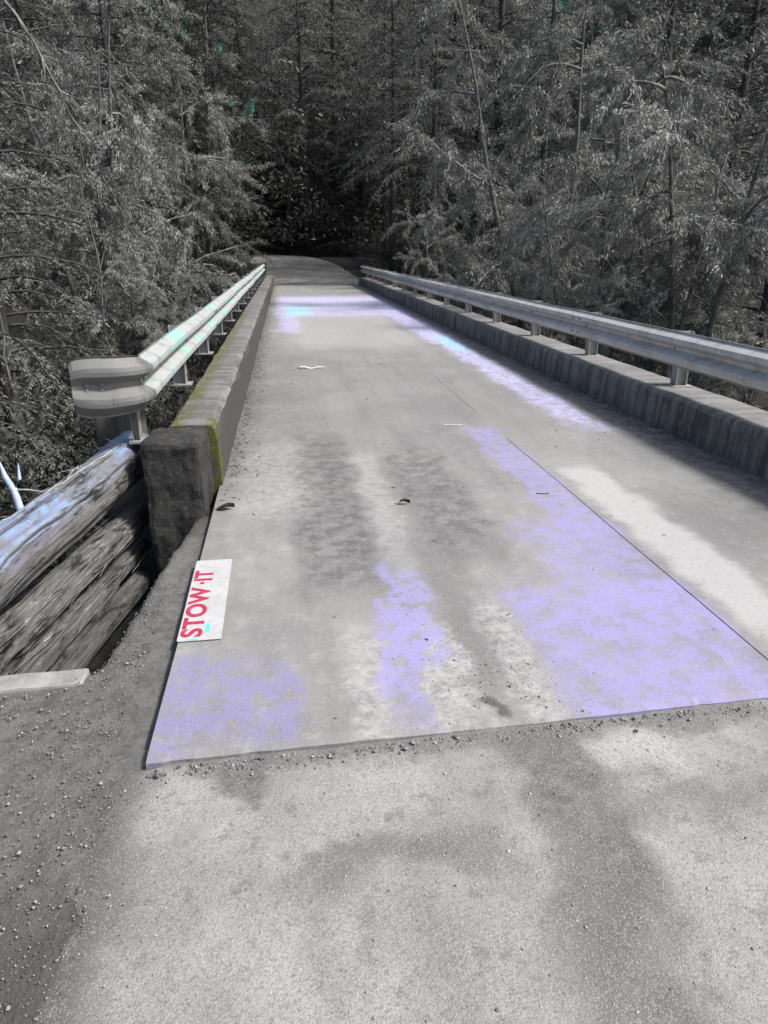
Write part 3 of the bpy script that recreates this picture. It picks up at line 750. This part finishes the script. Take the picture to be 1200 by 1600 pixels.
v, f = tubes([(np.array([(0, 0, -.15), (.0, 0, .02), (-.02, .01, .15), (-.05, .01, .22), (-.06, 0, .30)]), np.array([.02, .019, .018, .014, .005])),
              (np.array([(-.02, .01, .15), (.02, 0, .21), (.03, -.01, .29)]), np.array([.012, .009, .003]))], 9)
obj('stub', npmesh('stub', v, f, True), mat_simple('bluish_bleached_wood', (.36, .45, .62), (.6, .62, .7), 14, .8, .3, .004), bs)
v, f = tubes([(np.array([(-.02, .01, .15), (.05, 0, .15), (.12, -.01, .14), (.17, 0, .15)]), np.array([.006, .005, .004, .002]))], 5)
obj('twig', npmesh('twig', v, f, True), PB, bs)

# ------------------------------------------------------------------ trees
UP = np.array([0, 0, 1.])
def polyline_limb(p0, d, L, droop, n, rng, wander=.12):
    P = [np.array(p0, float)]; d = np.array(d, float); d /= np.linalg.norm(d)
    for i in range(n):
        d = d + np.array([0, 0, -droop / n]) + rng.normal(0, wander, 3) * np.array([1, 1, .7]); d /= np.linalg.norm(d)
        P.append(P[-1] + d * L / n)
    return np.array(P)
def make_cedar(seed, H=15, limbs=95, Lmax=4.0, droop=.9, base=.08, leafL=(.06, .12), leafW=(.009, .017)):
    rng = np.random.default_rng(seed)
    n = 12; z = np.linspace(-1.5, H, n); tr = np.stack([rng.normal(0, .06, n).cumsum() * .5, rng.normal(0, .06, n).cumsum() * .5, z], 1)
    trunk = [(tr, np.linspace(.24, .02, n))]
    wood, LB, LD = [], [], []
    for i in range(limbs):
        u = base + (1 - base) * (i + rng.uniform(0, 1)) / limbs; zz = u * H * .97
        an = i * 2.4 + rng.uniform(-.5, .5); L = Lmax * (1 - u) ** .75 * rng.uniform(.6, 1.1) + .5
        x0 = np.array([np.interp(zz, z, tr[:, 0]), np.interp(zz, z, tr[:, 1]), zz])
        P = polyline_limb(x0, (math.cos(an), math.sin(an), .25), L, droop * rng.uniform(.6, 1.3), 8, rng, .07)
        wood.append((P, np.linspace(.035, .006, 9) * (.5 + L / Lmax * .6)))
        m = int(L * 7) + 4
        for k in range(m):
            t_ = .15 + .85 * (k + rng.uniform(0, .8)) / m; q = t_ * 8; j = min(7, int(q)); fr = q - j
            p = P[j] * (1 - fr) + P[j + 1] * fr; td = P[j + 1] - P[j]; td /= np.linalg.norm(td)
            sd_ = np.cross(td, UP); sd_ /= np.linalg.norm(sd_) + 1e-9
            s_ = 1 if k % 2 else -1
            d = td * .55 + sd_ * s_ * .8 + np.array([0, 0, -.25]) + rng.normal(0, .15, 3)
            tl = (.25 + .75 * rng.uniform()) * (.35 + .5 * L / Lmax) * (1.15 - t_ * .6)
            nl = int(tl / .021) + 3
            tt = (np.arange(nl) + .5) / nl
            d /= np.linalg.norm(d)
            B = p + d * (tt * tl)[:, None] + np.stack([0 * tt, 0 * tt, -.32 * tl * tt ** 2], 1)
            side = np.cross(d, UP + rng.normal(0, .2, 3)); side /= np.linalg.norm(side) + 1e-9
            sg_ = np.where(np.arange(nl) % 2, 1, -1)[:, None]
            D = d * .8 + side * sg_ * .7 + rng.normal(0, .22, (nl, 3)) + np.array([0, 0, -.25])
            LB.append(B); LD.append(D)
    B = np.concatenate(LB); D = np.concatenate(LD); nn_ = len(B)
    v, f = leaves_mesh(B, D, rng.uniform(*leafL, nn_), rng.uniform(*leafW, nn_), rng)
    crown = npmesh('crown', v, f); crown.materials.append(M['cedar'])
    v, f = tubes(trunk, 9); tm = npmesh('trunk', v, f, True); tm.materials.append(M['bark'])
    v, f = tubes(wood, 4); lm = npmesh('limbs', v, f, True); lm.materials.append(M['bark'])
    return tm, lm, crown
def make_broad(seed, H=10, leaf=1.0, weep=.35, leafm='pale_leaf', leafL=(.055, .125)):
    """open, twiggy, lichen-grey tree with small leaves"""
    rng = np.random.default_rng(seed)
    trunks, limbs, twigs, LB, LD = [], [], [], [], []
    for s in range(rng.integers(2, 4)):
        an = rng.uniform(0, 6.28)
        P = polyline_limb((0, 0, -1.2), (math.cos(an) * .12, math.sin(an) * .12, 1), H * rng.uniform(.8, 1.05), -.25, 12, rng, .04)
        trunks.append((P, np.linspace(.11, .015, 13)))
        for i in range(17):
            q = rng.uniform(2.2, 11.8); j = int(q); p = P[j] + (P[j + 1] - P[j]) * (q - j)
            a2 = rng.uniform(0, 6.28); L = rng.uniform(1.4, 3.6) * (1.15 - q / 17)
            Q = polyline_limb(p, (math.cos(a2), math.sin(a2), rng.uniform(.1, .9)), L, weep * rng.uniform(.3, 2), 7, rng, .14)
            limbs.append((Q, np.linspace(.034, .006, 8)))
            for k in range(11):
                q2 = rng.uniform(1.2, 6.9); j2 = int(q2); p2 = Q[j2] + (Q[j2 + 1] - Q[j2]) * (q2 - j2)
                d2 = rng.normal(0, 1, 3) * np.array([1, 1, .6]) + np.array([0, 0, .1]) + (Q[-1] - Q[0]) / L * .8
                L2 = rng.uniform(.5, 1.4)
                T = polyline_limb(p2, d2, L2, weep * 1.6, 5, rng, .2)
                twigs.append((T, np.linspace(.009, .0025, 6)))
                nb = int(rng.uniform(130, 230) * leaf)
                tt = rng.uniform(.15, 5, nb); jj = np.minimum(4, tt.astype(int)); fr = (tt - jj)[:, None]
                B = T[jj] * (1 - fr) + T[jj + 1] * fr + rng.normal(0, .045, (nb, 3))
                D = rng.normal(0, .42, (nb, 3)) + np.array([0, 0, -.75]) + (T[-1] - T[0]) / L2 * .7
                LB.append(B); LD.append(D)
    B = np.concatenate(LB); D = np.concatenate(LD); nn_ = len(B)
    v, f = leaves_mesh(B, D, rng.uniform(*leafL, nn_), rng.uniform(.007, .014, nn_), rng)
    crown = npmesh('crown', v, f); crown.materials.append(M[leafm])
    v, f = tubes(trunks, 8); tm = npmesh('trunk', v, f, True); tm.materials.append(M['pale_bark'])
    v, f = tubes(limbs, 5); v2, f2 = tubes(twigs, 3)
    lm = npmesh('limbs', np.concatenate([v, v2]), np.concatenate([f, f2 + len(v)]), True); lm.materials.append(M['twig'])
    return tm, lm, crown
CED = [make_cedar(s) for s in (21, 22, 23)]
M['shade_cedar'] = mat_leaf('shade_painted_cedar', (.010, .012, .010), (.034, .037, .032), (.045, .048, .042), .6)  # cedar foliage with the hollow's shade painted into its colour
M['shade_bark'] = mat_simple('shade_painted_bark', (.010, .010, .009), (.028, .027, .025), 6, .9, .6, .02, stretch=(1, 1, .25))  # bark darkened to paint the same shade
def shade_copy(p):
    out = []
    for me, m in zip(p, (M['shade_bark'], M['shade_bark'], M['shade_cedar'])):
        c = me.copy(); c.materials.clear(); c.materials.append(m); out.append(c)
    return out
SHADE_CED = [shade_copy(p) for p in CED]
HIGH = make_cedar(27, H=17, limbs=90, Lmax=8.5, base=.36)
HIGH = shade_copy(HIGH)
HIGHP = make_cedar(29, H=15, limbs=85, Lmax=5.2, base=.34)
BRO = [make_broad(31), make_broad(32, H=11, leaf=.8, weep=.8), make_broad(33, H=9, leaf=1.2, weep=.5)]
TEA = [make_broad(35, H=11, leaf=1.0, leafm='teal_leaf')]
def tree(kind, proto, x, y, sc, rz, label, group, dz=0.0, lean=(0, 0), sz=None):
    t_ = tag(empty(kind, (x, y, gz(x, y) + dz), (lean[0], lean[1], rz)), label, 'tree', group)
    t_.scale = (sc, sc, sz or sc)
    for nm, me in zip(('trunk', 'limbs', 'crown'), proto):
        o = obj(nm, me, None, t_)
        if nm != 'trunk': o['kind'] = 'stuff'
    return t_
LG, RG = 'trees along the left bank', 'trees along the right bank'
# left bank
tree('cedar_tree', CED[0], -6.3, 11.0, .95, .3, 'dark drooping evergreen nearest the flared end of the left guardrail', LG)
tree('cedar_tree', CED[1], -5.6, 15.5, 1.0, 1.2, 'dark evergreen just behind the pale leaning bough on the left', LG)
tree('cedar_tree', CED[2], -9.0, 19.0, 1.15, 2.2, 'tall dark evergreen at the far left frame edge', LG)
tree('twiggy_tree', BRO[1], -4.8, 20.0, 1.15, .4, 'pale twiggy tree leaning towards the middle of the left guardrail', LG, lean=(0, .05))
tree('cedar_tree', CED[0], -5.2, 26.0, 1.1, 4.2, 'grey-green evergreen overhanging the far half of the left guardrail', LG)
tree('twiggy_tree', BRO[0], -8.5, 14.5, 1.1, 3.3, 'pale thin-leaved tree rising above the left edge of the ravine', LG)
tree('twiggy_tree', BRO[2], -4.2, 31.5, 1.35, 5.1, 'lighter leafy tree crowding the left side of the road mouth', LG)
tree('cedar_tree', SHADE_CED[1], -4.2, 39.0, 1.1, .9, 'shade-painted evergreen closing the left side of the shaded tunnel', LG)
tree('twiggy_tree', TEA[0], -4.4, 43.5, 1.35, 3.4, 'blue-green leafy tree standing just left of the shaded road mouth', LG)
tree('cedar_tree', CED[2], -9.5, 33.0, 1.2, 3.9, 'tall evergreen rising behind the trees of the left bank', LG)
# right bank
tree('twiggy_tree', BRO[0], 8.2, 13.5, 1.05, 2.7, 'pale twiggy tree nearest the right guardrail at the frame edge', RG, lean=(0, -.04))
tree('cedar_tree', CED[1], 11.5, 16.0, 1.0, .2, 'drooping grey evergreen behind the nearest pale tree on the right', RG)
tree('twiggy_tree', BRO[1], 7.4, 18.5, 1.2, 1.0, 'pale hanging tree by the middle posts of the right guardrail', RG)
tree('twiggy_tree', BRO[2], 10.2, 22.5, 1.3, 3.0, 'broad pale leafy tree standing back from the right guardrail', RG)
tree('cedar_tree', CED[0], 14.5, 23.5, 1.15, 5.5, 'tall evergreen at the far right frame edge', RG)
tree('cedar_tree', CED[2], 9.3, 27.0, 1.0, 1.9, 'dark evergreen overhanging the far part of the right guardrail', RG)
tree('twiggy_tree', BRO[0], 12.6, 31.0, 1.45, .7, 'high pale crown between two evergreens on the right bank', RG)
tree('cedar_tree', CED[1], 16.5, 33.0, 1.2, 2.9, 'grey evergreen standing high on the right slope', RG)
tree('cedar_tree', CED[1], 9.8, 35.0, 1.25, 4.4, 'grey drooping evergreen beside the curled far end of the right guardrail', RG)
tree('cedar_tree', SHADE_CED[0], 9.0, 41.0, 1.1, 3.6, 'shade-painted evergreen closing the right side of the shaded tunnel', RG)
tree('twiggy_tree', TEA[0], 13.0, 37.5, 1.3, 5.9, 'blue-green leafy tree showing through high on the right bank', RG)
tree('cedar_tree', HIGHP, 5.6, 39.5, 1.0, 1.4, 'grey high-crowned evergreen leaning its boughs over the right of the road mouth', RG)
tree('cedar_tree', HIGHP, 6.4, 31.5, .9, 4.0, 'grey high-crowned evergreen just before the far end of the right guardrail', RG)
# beyond the road mouth
for x, y, sc, rz, lab in ((1.6, 57.0, 1.35, .8, 'grey high-crowned evergreen above the middle of the black hollow'), (-2.6, 58.0, 1.3, 2.2, 'grey high-crowned evergreen above the left of the black hollow'), (4.6, 62.0, 1.6, 3.9, 'tall grey high-crowned evergreen far back above the hollow'), (-6.5, 64.0, 1.75, 1.5, 'tall grey high-crowned evergreen far back, topping the left bank trees'), (7.6, 55.0, 1.3, 5.0, 'grey high-crowned evergreen above the right of the black hollow')):
    tree('cedar_tree', HIGHP, x, y, sc, rz, lab, 'trees behind the shaded road mouth')
BG = 'trees behind the shaded road mouth'
tree('cedar_tree', HIGH, -5.6, 43.5, 1.0, 1.1, 'high-crowned evergreen reaching over the road mouth from the left', BG)
tree('cedar_tree', HIGH, 10.8, 42.0, 1.0, 2.6, 'high-crowned evergreen reaching over the road mouth from the right', BG)
tree('cedar_tree', SHADE_CED[2], 4.2, 60.0, 1.5, 5.0, 'tallest evergreen, highest in the gap between the two banks', BG, sz=.62)
tree('cedar_tree', SHADE_CED[0], -1.5, 61.0, 1.35, 0.2, 'shade-painted evergreen at the very back of the shaded hollow', BG, sz=.62)

tree('cedar_tree', SHADE_CED[1], .6, 55.0, 1.35, 1.1, 'broad evergreen rising straight behind the road mouth', BG, sz=.62)
tree('cedar_tree', SHADE_CED[2], 5.4, 53.0, 1.3, 2.6, 'evergreen closing the hollow right of the road mouth', BG, sz=.62)
tree('cedar_tree', SHADE_CED[0], -5.2, 52.5, 1.3, .2, 'evergreen closing the hollow left of the road mouth', BG, sz=.62)
tree('cedar_tree', CED[1], 2.6, 70.0, 1.9, 4.1, 'tallest evergreen, topping the dip between the two banks', BG)
tree('cedar_tree', HIGH, 8.6, 47.0, 1.0, 3.1, 'high-crowned evergreen at the right lip of the black hollow', BG)
tree('cedar_tree', HIGH, -3.4, 46.5, .95, 5.3, 'high-crowned evergreen at the left lip of the black hollow', BG)
for x, y, sc, rz, lab in ((-3.7, 18.0, .55, 2.0, 'small pale sapling behind the middle of the left guardrail'),
                          (6.6, 14.6, .6, 1.1, 'pale leafy sapling leaning over the near posts of the right guardrail'), (6.0, 20.5, .62, 4.0, 'small pale sapling over the middle of the right guardrail'), (5.9, 26.5, .7, 5.2, 'pale sapling crowding the far third of the right guardrail')):
    tree('leafy_sapling', BRO[int(rz) % 3], x, y, sc, rz, lab, 'saplings beside the guardrails', dz=1.4)
# bare pale boughs and saplings that catch the light
def bough(kind, label, p0, p1, r, droop, seed, cat='sapling', nt_=16):
    rng = np.random.default_rng(seed); p0, p1 = np.array(p0, float), np.array(p1, float); L = np.linalg.norm(p1 - p0)
    t_ = np.linspace(0, 1, 12)[:, None]
    P = p0 + (p1 - p0) * t_ + rng.normal(0, .035, (12, 3)) * np.sqrt(L) * .6 + np.array([0, 0, droop]) * np.sin(t_ * math.pi)
    root = tag(empty(kind, p0), label, cat)
    P = P - p0
    v, f = tubes([(P, np.linspace(r, r * .3, 12))], 7); obj('stem', npmesh('stem', v, f, True), M['twig'], root)
    tw = []
    for k in range(nt_):
        q = rng.uniform(2, 10.9); j = int(q); p = P[j] + (P[j + 1] - P[j]) * (q - j)
        d = (P[j + 1] - P[j]) / np.linalg.norm(P[j + 1] - P[j]) + rng.normal(0, .6, 3)
        tw.append((polyline_limb(p, d, rng.uniform(.3, 1.0), .3, 5, rng, .15), np.linspace(r * .35, r * .1, 6)))
    v, f = tubes(tw, 4); obj('twigs', npmesh('twigs', v, f, True), M['twig'], root)['kind'] = 'stuff'
    return root
bough('bare_bough', 'long pale bough slanting down across the dark trees at upper left', (-4.9, 13.5, 6.4), (-2.9, 12.6, 3.0), .035, .2, 3, 'branch')
bough('bare_sapling', 'thin pale stem rising behind the left guardrail', (-3.2, 14.0, -2.2), (-3.3, 13.6, 2.9), .022, 0, 5)
bough('bare_sapling', 'short bent pale stem against the dark at far left', (-4.5, 12.0, -.5), (-4.2, 11.8, 3.4), .02, 0, 6)
bough('bare_sapling', 'stout pale leaning stem behind the right guardrail', (7.4, 13.2, -1.5), (8.2, 13.6, 3.2), .055, 0, 8, nt_=8)
bough('bare_sapling', 'slim upright stem just right of the stout leaning one', (8.3, 13.4, -1.5), (8.5, 13.6, 2.2), .025, 0, 9)
bough('bare_sapling', 'thin crooked stem over the middle of the right guardrail', (6.2, 16.5, -1.5), (6.0, 16.8, 3.0), .022, 0, 10)
bough('bare_sapling', 'slender stem at the right frame edge above the guardrail', (9.2, 13.0, -1.5), (9.7, 13.2, 2.6), .022, 0, 12)

# undergrowth and far wood (masses)
def mounds(name, centres, radii, per, lm, label, cat, Ls, Ws, flat_=.75):
    LB, LD = [], []
    for (x, y, z), r in zip(centres, radii):
        n_ = int(per * r * r)
        u = RNG.normal(size=(n_, 3)); u /= np.linalg.norm(u, axis=1)[:, None]; u[:, 2] = np.abs(u[:, 2]) * 1.0 - .15
        rr = r * RNG.uniform(.45, 1.08, n_)[:, None] ** .6
        LB.append(np.array([x, y, z]) + u * rr * np.array([1, 1, flat_])); LD.append(u * .6 + RNG.normal(0, .6, (n_, 3)) + np.array([0, 0, -.15]))
    B = np.concatenate(LB); D = np.concatenate(LD); n_ = len(B)
    v, f = leaves_mesh(B, D, RNG.uniform(*Ls, n_), RNG.uniform(*Ws, n_), RNG)
    return tag(obj(name, npmesh(name, v, f), lm), label, cat, kind='stuff')
cs, rs = [], []
for _ in range(520):
    s_ = RNG.random()
    if s_ < .42: x, y = -1.7 - RNG.gamma(1.6, 1.6), RNG.uniform(5, 34)
    elif s_ < .84: x, y = 4.6 + RNG.gamma(1.6, 2.0), RNG.uniform(5, 36)
    else: x, y = RNG.choice([-1, 1]) * RNG.uniform(3.2, 9) + 1.2, RNG.uniform(34, 50)
    r = RNG.uniform(.5, 1.25)
    if -1.3 - r < x < 4.0 + r and y < 33: continue
    if 33 < y and abs(x - 1.5 + (max(0, y - 33) / 25) ** 2 * 4) < 2.7 + r * .6: continue
    cs.append((x, y, gz(x, y) + RNG.uniform(0, .5))); rs.append(r)
for k in range(190):  # dark mounds added so the far hollow's shade reads black
    y = RNG.uniform(52, 63); x = RNG.uniform(-11, 15)
    if abs(x + 1.5) < 2.8 and y < 56: continue
    cs.append((x, y, gz(x, y) + .3 + 5.5 * RNG.random() ** 1.5)); rs.append(RNG.uniform(.9, 1.6))
for k in range(60):
    y = RNG.uniform(36, 52); x = RNG.uniform(6.0, 10.5) if k % 3 else RNG.uniform(-8, -5)
    cs.append((x, y, gz(x, y) + .2 + 2.5 * RNG.random() ** 1.5)); rs.append(RNG.uniform(.7, 1.3))
for y in np.linspace(8.5, 31, 16): cs.append((-2.6 - RNG.uniform(0, .8), y, -1.2 - RNG.uniform(0, .6))); rs.append(1.0)
for y in np.linspace(9, 32, 18): cs.append((5.2 + RNG.uniform(0, .8), y, -1.2 - RNG.uniform(0, .6))); rs.append(1.1)
for y, x in ((5.6, -2.8), (6.4, -2.4), (5.0, -3.4), (7.4, -2.9), (8.4, -3.2)): cs.append((x, y, gz(x, y) + .35)); rs.append(.85)
mounds('undergrowth', cs, rs, 230, M['dark_leaf'], 'dark tangled undergrowth filling the ravine, plus black mounds painting the shade of the far hollow', 'undergrowth', (.07, .18), (.012, .03))
cs, rs = [], []
for _ in range(260):
    x = RNG.uniform(-45, 55); y = RNG.uniform(50, 88)
    if not (-.42 * y < x < .78 * y): continue
    H = RNG.uniform(9, 16); z0 = gz(x, y)
    for k in range(5):
        q = k / 4; cs.append((x + RNG.normal(0, .6), y + RNG.normal(0, .6), z0 + 1.2 + q * H)); rs.append((1 - q * .75) * RNG.uniform(2.2, 3.4))
for _ in range(50):
    s_ = RNG.choice([-1, 1]); x = 2 + s_ * RNG.uniform(15, 30); y = RNG.uniform(18, 52); H = RNG.uniform(7, 13); z0 = gz(x, y)
    for k in range(5):
        q = k / 4; cs.append((x + RNG.normal(0, .6), y + RNG.normal(0, .6), z0 + 1 + q * H)); rs.append((1 - q * .7) * RNG.uniform(2.0, 3.0))
mounds('woodland', cs, rs, 60, M['wood_leaf'], 'distant mass of dark trees covering the hillside behind', 'woodland', (.2, .5), (.035, .09), 1.0)
# canopy closing over the far road

# needles and leaf litter blown against the kerbs and across the deck
n = 2600
q = RNG.random(n); yv = np.where(q < .95, 4.3 + RNG.gamma(1.3, 5.0, n), RNG.uniform(2.0, 12, n))
xv = np.where(q < .45, -.47 + RNG.gamma(1.1, .06, n), np.where(q < .95, 3.24 - RNG.gamma(1.1, .07, n), RNG.uniform(-.45, 3.1, n)))
ok = (yv < 32) & (xv > -.48) & (xv < 3.25); xv, yv = xv[ok], yv[ok]; n = len(xv)
an = RNG.uniform(0, 6.28, n)
v, f = leaves_mesh(np.stack([xv, yv, RNG.uniform(.002, .008, n)], 1), np.stack([np.cos(an), np.sin(an), RNG.normal(0, .06, n)], 1), RNG.uniform(.012, .05, n), RNG.uniform(.0015, .006, n), RNG)
v[:, 2] = np.clip(v[:, 2], .001, .012)
tag(obj('leaf_litter', npmesh('leaf_litter', v, f), mat_stone('litter', (.02, .018, .015), (.24, .22, .19))), 'dry needles and leaf scraps gathered along the kerbs of the deck', 'litter', kind='stuff')


# dry twigs caught on the top log
ls = []
for k in range(26):
    u = RNG.uniform(.05, .85); x = -1.05 + (-1.62 + 1.05) * u + RNG.normal(0, .03); y = 4.78 + (1.9 - 4.78) * u; z = .225 + (.05 - .225) * u + .142
    a_ = RNG.uniform(0, 6.28); l_ = RNG.uniform(.06, .2); t_ = np.linspace(-.5, .5, 5)
    ls.append((np.stack([x + np.cos(a_) * l_ * t_, y + np.sin(a_) * l_ * t_ * 1.4, z + .004 + RNG.uniform(-.03, .05) * (t_ + .5) - np.abs(t_) * .01], 1), RNG.uniform(.0014, .0034) * np.array([.5, 1, 1, .8, .3])))
v, f = tubes(ls, 5)
tag(obj('twig_litter', npmesh('twig_litter', v, f), PB), 'dry pale twigs caught along the top of the uppermost log', 'litter', kind='stuff')
